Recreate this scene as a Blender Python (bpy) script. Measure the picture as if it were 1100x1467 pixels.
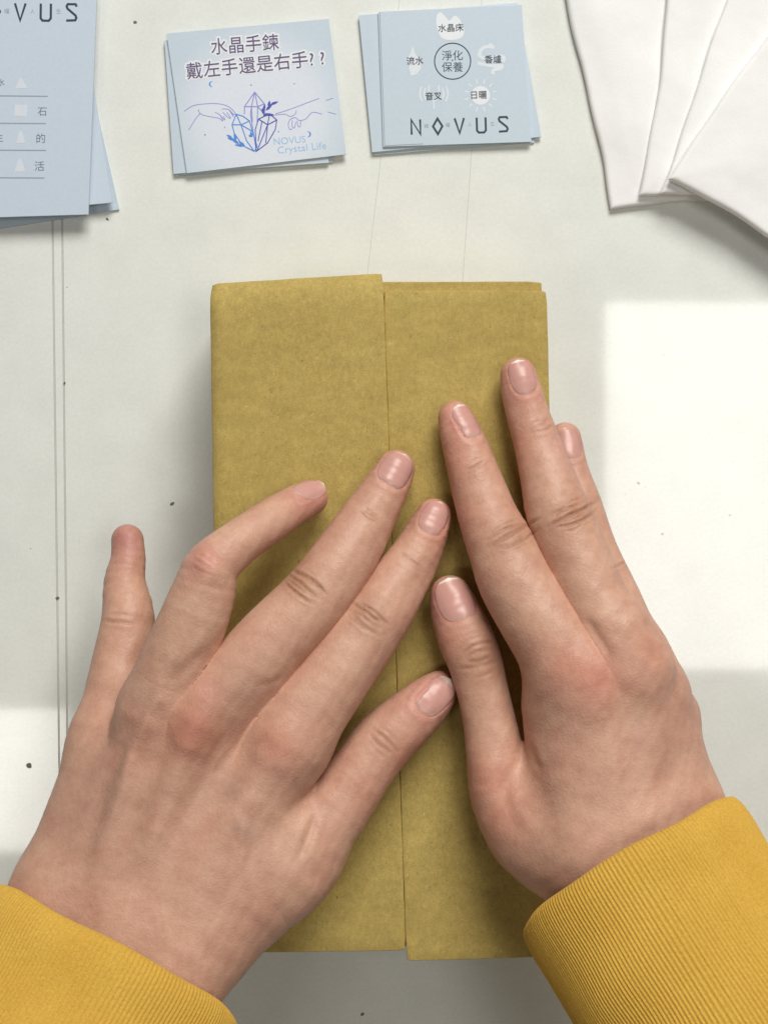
import bpy, bmesh, math, random
import numpy as np
from mathutils import Vector, Matrix, geometry, noise as mnoise
from mathutils.bvhtree import BVHTree

random.seed(7)
rng = np.random.default_rng(7)
SC = bpy.context.scene
COL = SC.collection
for o in list(bpy.data.objects):
    bpy.data.objects.remove(o)

# ------------------------------------------------------------------ scale, camera, light
# millimetres; the table top is z = 0, the box top z = 45.  One photo pixel is 0.21 mm on the box top.
BOX_Z, CAM_Z, PXMM = 45.0, 495.0, 0.21
IW, IH = 1100.0, 1467.0


def scl(z):
    return PXMM * (CAM_Z - z) / (CAM_Z - BOX_Z)


def W(px, py, z):
    s = scl(z)
    return ((px - IW / 2) * s, -(py - IH / 2) * s, z)


cam_d = bpy.data.cameras.new('camera')
cam = bpy.data.objects.new('camera', cam_d)
COL.objects.link(cam)
cam.location = (0, 0, CAM_Z / 1000)
cam_d.sensor_fit = 'VERTICAL'
cam_d.sensor_height = 24
cam_d.lens = 24 * (CAM_Z - BOX_Z) / (IH * PXMM)
cam_d.clip_start, cam_d.clip_end = 0.01, 50
SC.camera = cam

world = bpy.data.worlds.new("World")
SC.world = world
world.use_nodes = True
world.node_tree.nodes['Background'].inputs[0].default_value = (1.0, 0.97, 0.9, 1)
world.node_tree.nodes['Background'].inputs[1].default_value = 0.095

SC.view_settings.view_transform = 'Standard'
SC.view_settings.look = 'None'
SC.view_settings.exposure = 0
SC.view_settings.gamma = 1


def area_lamp(name, loc, target, sx, sy, radiance, col=(1, 0.975, 0.92)):
    d = bpy.data.lights.new(name, 'AREA')
    d.shape = 'RECTANGLE'
    d.size, d.size_y = sx, sy
    d.energy = radiance * math.pi * sx * sy
    d.color = col
    o = bpy.data.objects.new(name, d)
    COL.objects.link(o)
    o.location = loc
    if target is not None:
        o.rotation_euler = (Vector(target) - Vector(loc)).to_track_quat('-Z', 'Y').to_euler()
    return o


# two ceiling panels (the glossy table mirrors both) and a broad window ahead
area_lamp('ceiling_panel_lamp', (0.455, 0.035, 1.5), None, 0.32, 0.49, 7.8)
area_lamp('ceiling_panel_lamp', (-0.62, -0.358, 1.5), None, 0.40, 0.19, 8.5)
area_lamp('window_lamp', (0.30, 1.22, 1.10), (0, 0, 0), 0.9, 0.6, 15.5, (1, 0.98, 0.93))

# ------------------------------------------------------------------ helpers


def mesh_obj(name, verts, faces, mat=None, parent=None, smooth=False):
    """verts in millimetres -> one linked mesh object in metres"""
    me = bpy.data.meshes.new(name)
    v = np.asarray(verts, dtype=np.float64) / 1000.0
    me.from_pydata(v.tolist(), [], faces if isinstance(faces, list) else faces.tolist())
    if smooth:
        me.polygons.foreach_set('use_smooth', [True] * len(me.polygons))
    me.update()
    o = bpy.data.objects.new(name, me)
    COL.objects.link(o)
    if mat is not None:
        for m in (mat if isinstance(mat, (list, tuple)) else [mat]):
            me.materials.append(m)
    if parent is not None:
        o.parent = parent
    return o


def tag(o, label=None, cat=None, group=None, kind=None):
    if label: o['label'] = label
    if cat: o['category'] = cat
    if group: o['group'] = group
    if kind: o['kind'] = kind
    return o


def empty(name, label, cat, group=None):
    o = bpy.data.objects.new(name, None)
    COL.objects.link(o)
    o.empty_display_size = 0.02
    return tag(o, label, cat, group)


def attr_color(o, name, cols):
    a = o.data.color_attributes.new(name, 'FLOAT_COLOR', 'POINT')
    c = np.ones((len(o.data.vertices), 4), dtype=np.float32)
    c[:, :3] = cols
    a.data.foreach_set('color', c.ravel())


def srgb(r, g, b):
    f = lambda c: (c / 255 / 12.92) if c / 255 <= 0.04045 else ((c / 255 + 0.055) / 1.055) ** 2.4
    return (f(r), f(g), f(b))


class NT:
    def __init__(self, name):
        self.m = bpy.data.materials.new(name)
        self.m.use_nodes = True
        self.t = self.m.node_tree
        self.b = self.t.nodes['Principled BSDF']

    def n(self, kind, **kw):
        nd = self.t.nodes.new(kind)
        for k, v in kw.items():
            if hasattr(nd, k):
                setattr(nd, k, v)
            else:
                nd.inputs[k.replace('_', ' ')].default_value = v
        return nd

    def l(self, a, b):
        self.t.links.new(a, b)

    def set(self, **kw):
        for k, v in kw.items():
            k = k.replace('_', ' ')
            if isinstance(v, tuple) and len(v) == 3 and k != 'Subsurface Radius':
                v = v + (1,)
            self.b.inputs[k].default_value = v

    def coords(self, scale=(1, 1, 1)):
        tc = self.n('ShaderNodeTexCoord')
        mp = self.n('ShaderNodeMapping')
        mp.inputs['Scale'].default_value = scale
        self.l(tc.outputs['Object'], mp.inputs['Vector'])
        return mp.outputs['Vector']

    def noise(self, vec, scale, detail=4, rough=0.55):
        nd = self.n('ShaderNodeTexNoise')
        nd.inputs['Scale'].default_value = scale
        nd.inputs['Detail'].default_value = detail
        nd.inputs['Roughness'].default_value = rough
        self.l(vec, nd.inputs['Vector'])
        return nd.outputs['Fac']

    def ramp(self, fac, stops, interp='LINEAR'):
        r = self.n('ShaderNodeValToRGB')
        r.color_ramp.interpolation = interp
        el = r.color_ramp.elements
        while len(el) < len(stops):
            el.new(0.5)
        for e, (p, c) in zip(el, stops):
            e.position = p
            e.color = (c[0], c[1], c[2], 1) if isinstance(c, tuple) else (c, c, c, 1)
        self.l(fac, r.inputs['Fac'])
        return r.outputs['Color']

    def mix(self, fac, a, b, mode='MIX'):
        m = self.n('ShaderNodeMix')
        m.data_type = 'RGBA'
        m.blend_type = mode
        for sock, v in ((m.inputs['Factor'], fac), (m.inputs['A'], a), (m.inputs['B'], b)):
            if isinstance(v, (int, float)):
                sock.default_value = v
            elif isinstance(v, tuple):
                sock.default_value = v + (1,) if len(v) == 3 else v
            else:
                self.l(v, sock)
        # the colour sockets share names with the float ones: pick them by type
        return [s for s in m.outputs if s.type == 'RGBA'][0]

    def bump(self, height, strength, dist, prev=None):
        b = self.n('ShaderNodeBump')
        b.inputs['Strength'].default_value = strength
        b.inputs['Distance'].default_value = dist
        self.l(height, b.inputs['Height'])
        if prev is not None:
            self.l(prev, b.inputs['Normal'])
        return b.outputs['Normal']


def _mix_fix(self, fac, a, b, mode='MIX'):
    m = self.n('ShaderNodeMix')
    m.data_type = 'RGBA'
    m.blend_type = mode
    ia = [s for s in m.inputs if s.type == 'RGBA']
    f = m.inputs[0]
    for sock, v in ((f, fac), (ia[0], a), (ia[1], b)):
        if isinstance(v, (int, float)):
            sock.default_value = v
        elif isinstance(v, tuple):
            sock.default_value = v + (1,) if len(v) == 3 else v
        else:
            self.l(v, sock)
    return [s for s in m.outputs if s.type == 'RGBA'][0]


NT.mix = _mix_fix

# ------------------------------------------------------------------ materials


def mat_table():
    t = NT('white_lacquer')
    v = t.coords()
    big = t.noise(v, 9, 3)
    fine = t.noise(v, 900, 2)
    mid = t.noise(v, 60, 5, 0.6)
    c = t.ramp(big, [(0.3, (0.78, 0.80, 0.76)), (0.7, (0.81, 0.825, 0.79))])
    c = t.mix(1.0, c, t.ramp(fine, [(0.3, 0.965), (0.7, 1.025)]), 'MULTIPLY')
    c = t.mix(1.0, c, t.ramp(mid, [(0.28, 0.95), (0.6, 1.01)]), 'MULTIPLY')
    # small scuffs and grime
    st = t.noise(v, 130, 6, 0.7)
    c = t.mix(t.ramp(st, [(0.685, 0.0), (0.76, 0.45)]), c, (0.42, 0.43, 0.38))
    v2 = t.coords((1, 0.08, 1))
    sc = t.noise(v2, 420, 3, 0.6)
    c = t.mix(t.ramp(sc, [(0.70, 0.0), (0.78, 0.2)]), c, (0.5, 0.52, 0.48))
    t.l(c, t.b.inputs['Base Color'])
    t.set(Roughness=0.6, Specular_IOR_Level=0.2, Coat_Weight=1.0, Coat_Roughness=0.048, Coat_IOR=1.5)
    nb = t.bump(t.noise(v, 700, 3), 0.05, 0.0002)
    t.l(nb, t.b.inputs['Normal'])
    return t.m


def mat_plain(name, col, rough=0.6, spec=0.3, grain=0.04, scale=600):
    t = NT(name)
    v = t.coords()
    f = t.noise(v, scale, 3)
    c = t.mix(1.0, col, t.ramp(f, [(0.25, 1 - grain), (0.75, 1 + grain)]), 'MULTIPLY')
    t.l(c, t.b.inputs['Base Color'])
    t.set(Roughness=rough, Specular_IOR_Level=spec)
    t.l(t.bump(f, 0.08, 0.0003), t.b.inputs['Normal'])
    return t.m


def mat_kraft(name, tone=1.0):
    t = NT(name)
    v = t.coords()
    base = t.ramp(t.noise(v, 34, 6, 0.68), [(0.25, (0.415 * tone, 0.302 * tone, 0.090 * tone)),
                                          (0.5, (0.46 * tone, 0.34 * tone, 0.104 * tone)),
                                          (0.78, (0.50 * tone, 0.378 * tone, 0.122 * tone))])
    # paper fibre: short streaks in two directions
    f1 = t.noise(t.coords((1, 0.6, 1)), 900, 4, 0.65)
    f2 = t.noise(t.coords((0.75, 1, 1)), 240, 5, 0.65)
    c = t.mix(1.0, base, t.ramp(f1, [(0.25, 0.86), (0.75, 1.13)]), 'MULTIPLY')
    f3 = t.noise(v, 2600, 2, 0.6)
    c = t.mix(1.0, c, t.ramp(f3, [(0.3, 0.86), (0.7, 1.14)]), 'MULTIPLY')
    c = t.mix(1.0, c, t.ramp(f2, [(0.25, 0.88), (0.75, 1.10)]), 'MULTIPLY')
    for sc, th, dark, amt in ((520, 0.10, (0.20, 0.14, 0.04), 0.6), (600, 0.10, (0.74, 0.60, 0.26), 0.55), (1100, 0.16, (0.24, 0.17, 0.05), 0.45), (170, 0.035, (0.10, 0.07, 0.02), 0.9)):
        vo = t.n('ShaderNodeTexVoronoi')
        vo.inputs['Scale'].default_value = sc
        mp = t.coords((1.0, 0.72, 1.0))
        nz = t.n('ShaderNodeTexNoise')
        nz.inputs['Scale'].default_value = 420
        t.l(mp, nz.inputs['Vector'])
        wp = t.n('ShaderNodeVectorMath', operation='MULTIPLY_ADD')
        wp.inputs[1].default_value = (0.0022,) * 3
        t.l(nz.outputs['Color'], wp.inputs[0])
        t.l(mp, wp.inputs[2])
        t.l(wp.outputs[0], vo.inputs['Vector'])
        near = t.ramp(vo.outputs['Distance'], [(th * 0.5, amt), (th * 1.6, 0.0)])
        sep = t.n('ShaderNodeSeparateColor')
        t.l(vo.outputs['Color'], sep.inputs[0])
        pick = t.ramp(sep.outputs[0], [(0.62, 0.0), (0.72, 1.0)])
        mk = t.mix(1.0, near, pick, 'MULTIPLY')
        c = t.mix(mk, c, dark)
    t.l(c, t.b.inputs['Base Color'])
    t.set(Roughness=0.78, Specular_IOR_Level=0.22)
    nb = t.bump(t.noise(v, 45, 4), 0.12, 0.002)
    nb = t.bump(f1, 0.12, 0.0004, nb)
    t.l(nb, t.b.inputs['Normal'])
    return t.m


def mat_skin():
    t = NT('skin')
    at = t.n('ShaderNodeAttribute')
    at.attribute_name = 'tint'
    v = t.coords()
    m1 = t.noise(v, 130, 5, 0.6)
    m2 = t.noise(v, 620, 4, 0.6)
    c = t.mix(1.0, at.outputs['Color'], t.ramp(m1, [(0.24, (0.88, 0.78, 0.78)), (0.5, (1.0, 0.97, 0.97)), (0.76, (1.09, 1.14, 1.13))]), 'MULTIPLY')
    c = t.mix(1.0, c, t.ramp(m2, [(0.3, (0.94, 0.92, 0.91)), (0.7, (1.05, 1.06, 1.06))]), 'MULTIPLY')
    t.l(c, t.b.inputs['Base Color'])
    t.set(Roughness=0.47, Specular_IOR_Level=0.38)
    vo = t.n('ShaderNodeTexVoronoi')
    vo.inputs['Scale'].default_value = 1500
    t.l(v, vo.inputs['Vector'])
    nb = t.bump(vo.outputs['Distance'], 0.13, 0.0005)
    nb = t.bump(m2, 0.13, 0.0007, nb)
    t.l(nb, t.b.inputs['Normal'])
    return t.m


def mat_nail():
    t = NT('fingernail')
    at = t.n('ShaderNodeAttribute')
    at.attribute_name = 'tint'
    t.l(at.outputs['Color'], t.b.inputs['Base Color'])
    t.set(Roughness=0.33, Specular_IOR_Level=0.42, Subsurface_Weight=0.15, Subsurface_Scale=0.002)
    return t.m


def mat_knit():
    t = NT('mustard_knit')
    at = t.n('ShaderNodeAttribute')
    at.attribute_name = 'rib'
    v = t.coords()
    m1 = t.noise(v, 55, 4)
    m2 = t.noise(v, 1400, 3, 0.7)
    c = t.ramp(m1, [(0.25, (0.635, 0.375, 0.062)), (0.75, (0.70, 0.428, 0.08))])
    c = t.mix(1.0, c, t.ramp(m2, [(0.25, 0.82), (0.75, 1.13)]), 'MULTIPLY')
    t.l(c, t.b.inputs['Base Color'])
    t.set(Roughness=0.9, Specular_IOR_Level=0.1, Sheen_Weight=0.25, Sheen_Roughness=0.5, Sheen_Tint=(1, 0.8, 0.4))
    t.l(t.bump(m2, 0.35, 0.0008), t.b.inputs['Normal'])
    return t.m


def mat_cloth():
    t = NT('white_cloth')
    v = t.coords()
    m1 = t.noise(v, 30, 3)
    m2 = t.noise(v, 1800, 2)
    c = t.ramp(m1, [(0.3, (0.88, 0.878, 0.88)), (0.7, (0.91, 0.908, 0.908))])
    c = t.mix(1.0, c, t.ramp(m2, [(0.3, 0.975), (0.7, 1.02)]), 'MULTIPLY')
    t.l(c, t.b.inputs['Base Color'])
    t.set(Roughness=0.9, Specular_IOR_Level=0.1)
    nb = t.bump(m1, 0.25, 0.004)
    t.l(t.bump(m2, 0.10, 0.0004, nb), t.b.inputs['Normal'])
    return t.m


def mat_card(name, edge, centre, cx, cy, rad):
    """printed card: flat tint with a printed paler disc round the drawing (object coordinates, metres)"""
    t = NT(name)
    v = t.coords()
    f = t.noise(v, 900, 2)
    c = edge
    if centre is not None:
        d = t.n('ShaderNodeVectorMath', operation='DISTANCE')
        t.l(v, d.inputs[0])
        p = W(cx, cy, 2)
        d.inputs[1].default_value = (p[0] / 1000, p[1] / 1000, 0.002)
        mr = t.n('ShaderNodeMapRange')
        mr.inputs['From Max'].default_value = rad
        t.l(d.outputs['Value'], mr.inputs['Value'])
        c = t.ramp(mr.outputs['Result'], [(0.45, centre), (1.0, edge)], 'EASE')
    c = t.mix(1.0, c, t.ramp(f, [(0.25, 0.975), (0.75, 1.02)]), 'MULTIPLY')
    t.l(c, t.b.inputs['Base Color'])
    t.set(Roughness=0.42, Specular_IOR_Level=0.35)
    return t.m


M_TABLE = mat_table()
M_SEAM = mat_plain('seam_grime', (0.54, 0.55, 0.52), 0.8, 0.1)
M_SPECK = mat_plain('dirt', (0.16, 0.16, 0.14), 0.9, 0.1)
M_SCUFF = mat_plain('grey_scuff', (0.62, 0.63, 0.60), 0.8, 0.1)
M_KRAFT = mat_kraft('kraft_board', 1.02)
M_EDGE = mat_kraft('kraft_cut_edge', 1.15)
M_SKIN = mat_skin()
M_NAIL = mat_nail()
M_KNIT = mat_knit()
M_CLOTH = mat_cloth()

# ------------------------------------------------------------------ table
table = empty('table', 'white lacquered table with thin seams and scuffs under the box', 'table')


def strip(name, l0, l1, r0, r1, z0, z1, mat):
    """board between two straight lines, each given by its px x at y=0 and y=1467 (extended far beyond the frame)"""
    ext = 900
    def at(l, y):
        return l[0] + (l[1] - l[0]) * y / IH
    vs = []
    for z in (z1, z0):
        for (l, y) in ((l0, -ext), (r0, -ext), (r0, IH + ext), (l0, IH + ext)):
            x = at(l, y) if abs(l[0]) < 2500 else l[0]
            p = W(x, y, 0)
            vs.append((p[0], p[1], z))
    # bevelled upper edges: inset copy
    fs = [(3, 2, 1, 0), (4, 5, 6, 7), (0, 1, 5, 4), (1, 2, 6, 5), (2, 3, 7, 6), (3, 0, 4, 7)]
    return mesh_obj(name, vs, fs, mat, table)


g = 1.4
LA, LB = (72, 90), (86.5, 101)
LC, LD = (572, 401), (690, 590)
BIGL, BIGR = (-2400, -2400), (3600, 3600)
sh = lambda l, d: (l[0] + d, l[1] + d)
strip('tabletop_panel', BIGL, None, sh(LA, -g), None, -6, 0, M_TABLE)
strip('edge_strip', sh(LA, g), None, sh(LB, -g), None, -6, -0.05, M_TABLE)
strip('tabletop_panel', sh(LB, g), None, BIGR, None, -6, 0, M_TABLE)


def scored_line(l, y0, y1):
    vs = []
    for y, d in ((y0, -.45), (y0, .45), (y1, .3), (y1, -.3)):
        p = W(l[0] + (l[1] - l[0]) * y / IH + d, y, 0)
        vs.append((p[0], p[1], 0.004))
    mesh_obj('scored_line', vs, [(3, 2, 1, 0)], M_SEAM, table)


scored_line(LC, -700, 900)
scored_line(LD, -700, 900)
# the joints are filled to a little below the boards
for l, w_, zz in ((LA, g, -0.28), (LB, g, -0.28)):
    strip('joint_filler', sh(l, -w_ * .92), None, sh(l, w_ * .92), None, -7, zz, M_SEAM)
strip('seam_backing', BIGL, None, BIGR, None, -12, -7.1, M_SEAM)


def specks():
    vs, fs = [], []
    mi = []
    spots = [(247, 722, 3.6, 0), (42, 1097, 4.6, 0), (154, 314, 3, 0), (194, 32, 3.2, 0), (519, 1453, 3, 0), (93, 549, 2.4, 0),
             (83, 857, 3, 0), (914, 692, 2.4, 1), (1045, 738, 2.0, 1), (948, 765, 2.2, 1)]
    for i in range(3):
        spots.append((random.uniform(880, 1095), random.uniform(430, 950), random.uniform(0.8, 1.9), 1))
    for i in range(9):
        spots.append((random.choice([random.uniform(10, 290), random.uniform(800, 1090)]), random.uniform(330, 1120), random.uniform(0.6, 1.3), random.choice([0, 1, 1])))
    for (x, y, r, m) in spots:
        p = W(x, y, 0)
        rr = r * scl(0)
        k = 9
        b = len(vs)
        a0 = random.uniform(0, 6.28)
        el = random.uniform(0.55, 0.9)
        for ring, (q, z) in enumerate(((1.0, 0.004), (0.55, 0.05))):
            for j in range(k):
                a = 2 * math.pi * j / k
                w = q * rr * random.uniform(0.75, 1.15)
                dx, dy = w * math.cos(a), w * el * math.sin(a)
                vs.append((p[0] + dx * math.cos(a0) - dy * math.sin(a0), p[1] + dx * math.sin(a0) + dy * math.cos(a0), z))
        vs.append((p[0], p[1], 0.06))
        for j in range(k):
            fs.append((b + j, b + (j + 1) % k, b + k + (j + 1) % k, b + k + j)); mi.append(m)
            fs.append((b + k + j, b + k + (j + 1) % k, b + 2 * k)); mi.append(m)
    o = mesh_obj('dirt_specks', vs, fs, [M_SPECK, M_SCUFF])
    o.data.polygons.foreach_set('material_index', mi)
    return tag(o, 'tiny dark specks and grey scuff marks scattered on the white table', 'dirt', kind='stuff')


specks()

# ------------------------------------------------------------------ ribbons and lettering (flat print, laid on its card)


def ribbon_px(paths, width):
    """polylines in px -> (verts2d, faces) of flat bands with mitred corners"""
    vs, fs = [], []
    for pts in paths:
        closed = len(pts) > 2 and pts[0] == pts[-1]
        P = [Vector(p) for p in (pts[:-1] if closed else pts)]
        n = len(P)
        b = len(vs)
        for i in range(n):
            if closed:
                d0, d1 = (P[i] - P[i - 1]), (P[(i + 1) % n] - P[i])
            else:
                d0 = P[i] - P[i - 1] if i else P[1] - P[0]
                d1 = P[i + 1] - P[i] if i < n - 1 else P[-1] - P[-2]
            d0, d1 = d0.normalized(), d1.normalized()
            t = (d0 + d1)
            t = t.normalized() if t.length > 1e-5 else d0
            nn = Vector((-t.y, t.x))
            k = max(0.45, nn.dot(Vector((-d1.y, d1.x))))
            w = width * 0.5 / k
            vs += [tuple(P[i] + nn * w), tuple(P[i] - nn * w)]
        m = n if closed else n - 1
        for i in range(m):
            a, c = b + 2 * i, b + 2 * ((i + 1) % n)
            fs.append((a, a + 1, c + 1, c))
    return vs, fs


def smooth_path(pts, n=6):
    P = [Vector(p) for p in pts]
    out = []
    for i in range(len(P) - 1):
        p0, p1, p2, p3 = P[max(i - 1, 0)], P[i], P[i + 1], P[min(i + 2, len(P) - 1)]
        for k in range(n):
            t = k / n
            out.append(tuple(0.5 * ((2 * p1) + (p2 - p0) * t + (2 * p0 - 5 * p1 + 4 * p2 - p3) * t * t + (3 * p1 - p0 - 3 * p2 + p3) * t ** 3)))
    out.append(tuple(P[-1]))
    return out


def union_px(vs, fs):
    """overlapping flat polygons -> one flat sheet without overlaps"""
    ed = [(a, b) for f in fs for a, b in zip(f, tuple(f[1:]) + (f[0],))]
    res = geometry.delaunay_2d_cdt([Vector(p) for p in vs], ed, [], 0, 1e-4)
    vv = np.array([(q.x, q.y) for q in res[0]])
    tri = np.array([tuple(q) for q in res[2]])
    c = vv[tri].mean(1)
    inside = np.zeros(len(tri), dtype=bool)
    V = np.array(vs)
    for f in fs:
        L = V[list(f)]
        m = np.nonzero(((c > L.min(0)) & (c < L.max(0))).all(1) & ~inside)[0]
        q = c[m]
        hit = np.zeros(len(m), dtype=int)
        for (xa, ya), (xb, yb) in zip(L, np.roll(L, -1, 0)):
            if ya != yb:
                hit += ((ya > q[:, 1]) != (yb > q[:, 1])) & (q[:, 0] < (xb - xa) * (q[:, 1] - ya) / (yb - ya) + xa)
        inside[m] |= hit % 2 == 1
    t = tri[inside]
    use, inv = np.unique(t, return_inverse=True)
    return [tuple(p) for p in vv[use]], [tuple(int(x) for x in q) for q in inv.reshape(-1, 3)]


def print_obj(name, v2, fs, z, lift, mat, parent, union=True):
    if union:
        v2, fs = union_px(v2, fs)
    vs = [W(x, y, z + lift) for x, y in v2]
    # faces up
    out = []
    for f in fs:
        p = [vs[i] for i in f]
        ar = sum(p[i - 1][0] * p[i][1] - p[i][0] * p[i - 1][1] for i in range(len(p)))
        out.append(tuple(f) if ar > 0 else tuple(reversed(f)))
    return mesh_obj(name, vs, out, mat, parent)


def text_px(body, cx, cy, h, rot, offset=0.0, spacing=1.0, squeeze=1.0):
    """text as flat polygons in px, centred at (cx, cy), rot in degrees clockwise in the picture"""
    cu = bpy.data.curves.new('lettering', 'FONT')
    cu.body = body
    cu.size = 1.0
    cu.align_x = 'CENTER'
    cu.align_y = 'CENTER'
    cu.resolution_u = 3
    cu.dimensions = '3D'
    cu.fill_mode = 'FULL'
    cu.offset = offset
    cu.space_character = spacing
    ob = bpy.data.objects.new('lettering', cu)
    COL.objects.link(ob)
    bpy.context.view_layer.update()
    me = ob.to_mesh()
    P = [(q.co.x, q.co.y) for q in me.vertices]
    nb = {}
    for e in me.edges:
        a, b = e.vertices
        nb.setdefault(a, []).append(b)
        nb.setdefault(b, []).append(a)
    ob.to_mesh_clear()
    bpy.data.objects.remove(ob)
    bpy.data.curves.remove(cu)
    loops, seen = [], set()
    for st in nb:                                   # outlines of the glyphs
        if st in seen:
            continue
        lp, cur, prev = [], st, None
        while cur not in seen:
            seen.add(cur)
            lp.append(cur)
            nx = [q for q in nb[cur] if q not in seen]
            if not nx:
                break
            cur = nx[0]
        if len(lp) > 2:
            loops.append(lp)
    if not loops:
        return [], []
    a = math.radians(rot)
    xs, ys = [p[0] for p in P], [p[1] for p in P]
    mx, my = (min(xs) + max(xs)) / 2, (min(ys) + max(ys)) / 2
    place = lambda x, y: (cx + (x - mx) * h * squeeze * math.cos(a) + (y - my) * h * math.sin(a), cy + (x - mx) * h * squeeze * math.sin(a) - (y - my) * h * math.cos(a))
    if offset > 0.03:                               # a printed outline round every stroke
        paths = []
        for lp in loops:
            q = [P[i] for i in lp]
            q = [p for i, p in enumerate(q) if math.dist(p, q[i - 1]) > 0.012]
            if len(q) > 2:
                paths.append([place(*p) for p in q + q[:1]])
        return ribbon_px(paths, 2 * offset * h)
    res = geometry.delaunay_2d_cdt([Vector(p) for p in P], [(a, b) for lp in loops for a, b in zip(lp, lp[1:] + lp[:1])], [], 0, 1e-6)
    v = [(q.x, q.y) for q in res[0]]
    tri = np.array([tuple(q) for q in res[2]])
    vv = np.array(v)
    cen = vv[tri].mean(1)
    inside = np.zeros(len(tri), dtype=int)
    for lp in loops:
        L = np.array([P[q] for q in lp])
        m = np.nonzero(((cen > L.min(0)) & (cen < L.max(0))).all(1))[0]
        c = cen[m]
        hit = np.zeros(len(m), dtype=int)
        for (xa, ya), (xb, yb) in zip(L, np.roll(L, -1, 0)):
            if ya != yb:
                hit += ((ya > c[:, 1]) != (yb > c[:, 1])) & (c[:, 0] < (xb - xa) * (c[:, 1] - ya) / (yb - ya) + xa)
        inside[m] += hit % 2
    f = [tuple(int(q) for q in t) for t in tri[inside % 2 == 1]]
    return [place(x, y) for x, y in v], f


def join2(items):
    vs, fs = [], []
    for v, f in items:
        b = len(vs)
        vs += list(v)
        fs += [tuple(i + b for i in q) for q in f]
    return vs, fs


def disc_px(cx, cy, rx, ry=None, n=28, a0=0):
    ry = ry or rx
    return [(cx + rx * math.cos(2 * math.pi * i / n + a0), cy + ry * math.sin(2 * math.pi * i / n + a0)) for i in range(n)], [tuple(range(n))]


def poly_px(pts):
    return list(pts), [tuple(range(len(pts)))]


def ink(name, col, rough=0.5):
    return mat_plain(name, col, rough, 0.25, 0.02)


I_NAVY = ink('navy_ink', (0.045, 0.06, 0.085))
I_GREY = ink('grey_ink', (0.17, 0.18, 0.22))
I_PALEGREY = ink('pale_grey_ink', (0.33, 0.36, 0.42))
I_WHITE = ink('white_ink', (0.79, 0.82, 0.86))
I_PALE = ink('pale_print', (0.72, 0.77, 0.83))
I_PURPLE = ink('plum_ink', (0.14, 0.10, 0.22))
I_BLUE = ink('blue_ink', (0.09, 0.27, 0.75))
I_INDIGO = ink('indigo_ink', (0.09, 0.10, 0.45))
I_VIOLET = ink('violet_ink', (0.27, 0.29, 0.66))
I_SKY = ink('sky_ink', (0.35, 0.54, 0.78))

CARD_EDGE = (0.55, 0.645, 0.735)
M_CARD = mat_card('pale_blue_card', CARD_EDGE, None, 0, 0, 1)
M_CARD_L = mat_card('lilac_blue_card', (0.565, 0.650, 0.755), None, 0, 0, 1)
M_CARD_G = mat_card('blue_card_with_pale_disc', CARD_EDGE, (0.71, 0.76, 0.85), 372, 165, 0.034)


def card(name, corners, z, th, mat, label, group, bow=0.0, lift=None):
    """a card: corners in px (TL,TR,BR,BL) on its upper face; bow lifts the corners slightly"""
    n = 14
    P = [np.array(W(x, y, z)) for x, y in corners]
    vs, fs = [], []
    rc = 0.045
    for side in (0, 1):
        for j in range(n + 1):
            for i in range(n + 1):
                u, v = i / n, j / n
                p = (P[0] * (1 - u) + P[1] * u) * (1 - v) + (P[3] * (1 - u) + P[2] * u) * v
                dz = bow * ((2 * u - 1) ** 2 * 0.5 + (2 * v - 1) ** 2 * 0.5)
                if lift is not None:
                    dz += lift(u, v)
                vs.append((p[0], p[1], z + dz - side * th))
    k = (n + 1) ** 2
    for j in range(n):
        for i in range(n):
            a = j * (n + 1) + i
            fs.append((a, a + n + 1, a + n + 2, a + 1))
            fs.append((k + a, k + a + 1, k + a + n + 2, k + a + n + 1))
    rim = [i for i in range(n)] + [n + j * (n + 1) for j in range(n)] + [n * (n + 1) + n - i for i in range(n)] + [(n - j) * (n + 1) for j in range(n)]
    for a, b in zip(rim, rim[1:] + rim[:1]):
        fs.append((a, b, k + b, k + a))
    o = mesh_obj(name, vs, fs, mat)
    return tag(o, label, 'card', group)


TH = 0.8
# ---- stack with the crystal drawing
GA = 'cards of the stack with the crystal drawing'
card('info_card', [(243, 60), (462, 42), (477, 232), (258, 252)], TH + 0.02, TH, M_CARD,
     'blank pale blue card at the bottom of the stack under the crystal drawing', GA)
card('info_card', [(236, 58), (457, 47), (471, 233), (249, 249)], 2 * TH + 0.04, TH, M_CARD,
     'pale blue card sticking out leftward, middle of the crystal drawing stack', GA)
ZT = 3 * TH + 0.06
c1 = card('info_card', [(239, 48), (471, 27), (496, 221), (268, 248)], ZT, TH, M_CARD_G,
          'pale blue card with two dark lines of writing and blue crystals, topmost of its stack', GA)
R2 = -5.2
t1 = ('水晶手鍊', 351, 63, 25.5, -4.5)
t2 = ('戴左手還是右手? ?', 366, 92, 25.5, -5.8)
halo = join2([text_px(a, x, y, h, r, 0.09, 1.0, q) for (a, x, y, h, r), q in ((t1, .97), (t2, .99))])
print_obj('lettering_halo', *halo, ZT, 0.03, I_WHITE, c1)
fg = join2([text_px(a, x, y, h, r, 0.004, 1.0, q) for (a, x, y, h, r), q in ((t1, .97), (t2, .99))])
print_obj('lettering', *fg, ZT, 0.15, I_PURPLE, c1)
Z2 = lambda X, Y: (220 + X / 3.667, Y / 3.667)
zl = lambda pts: [Z2(*p) for p in pts]
sm = lambda pts: smooth_path(zl(pts), 5)
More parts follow.
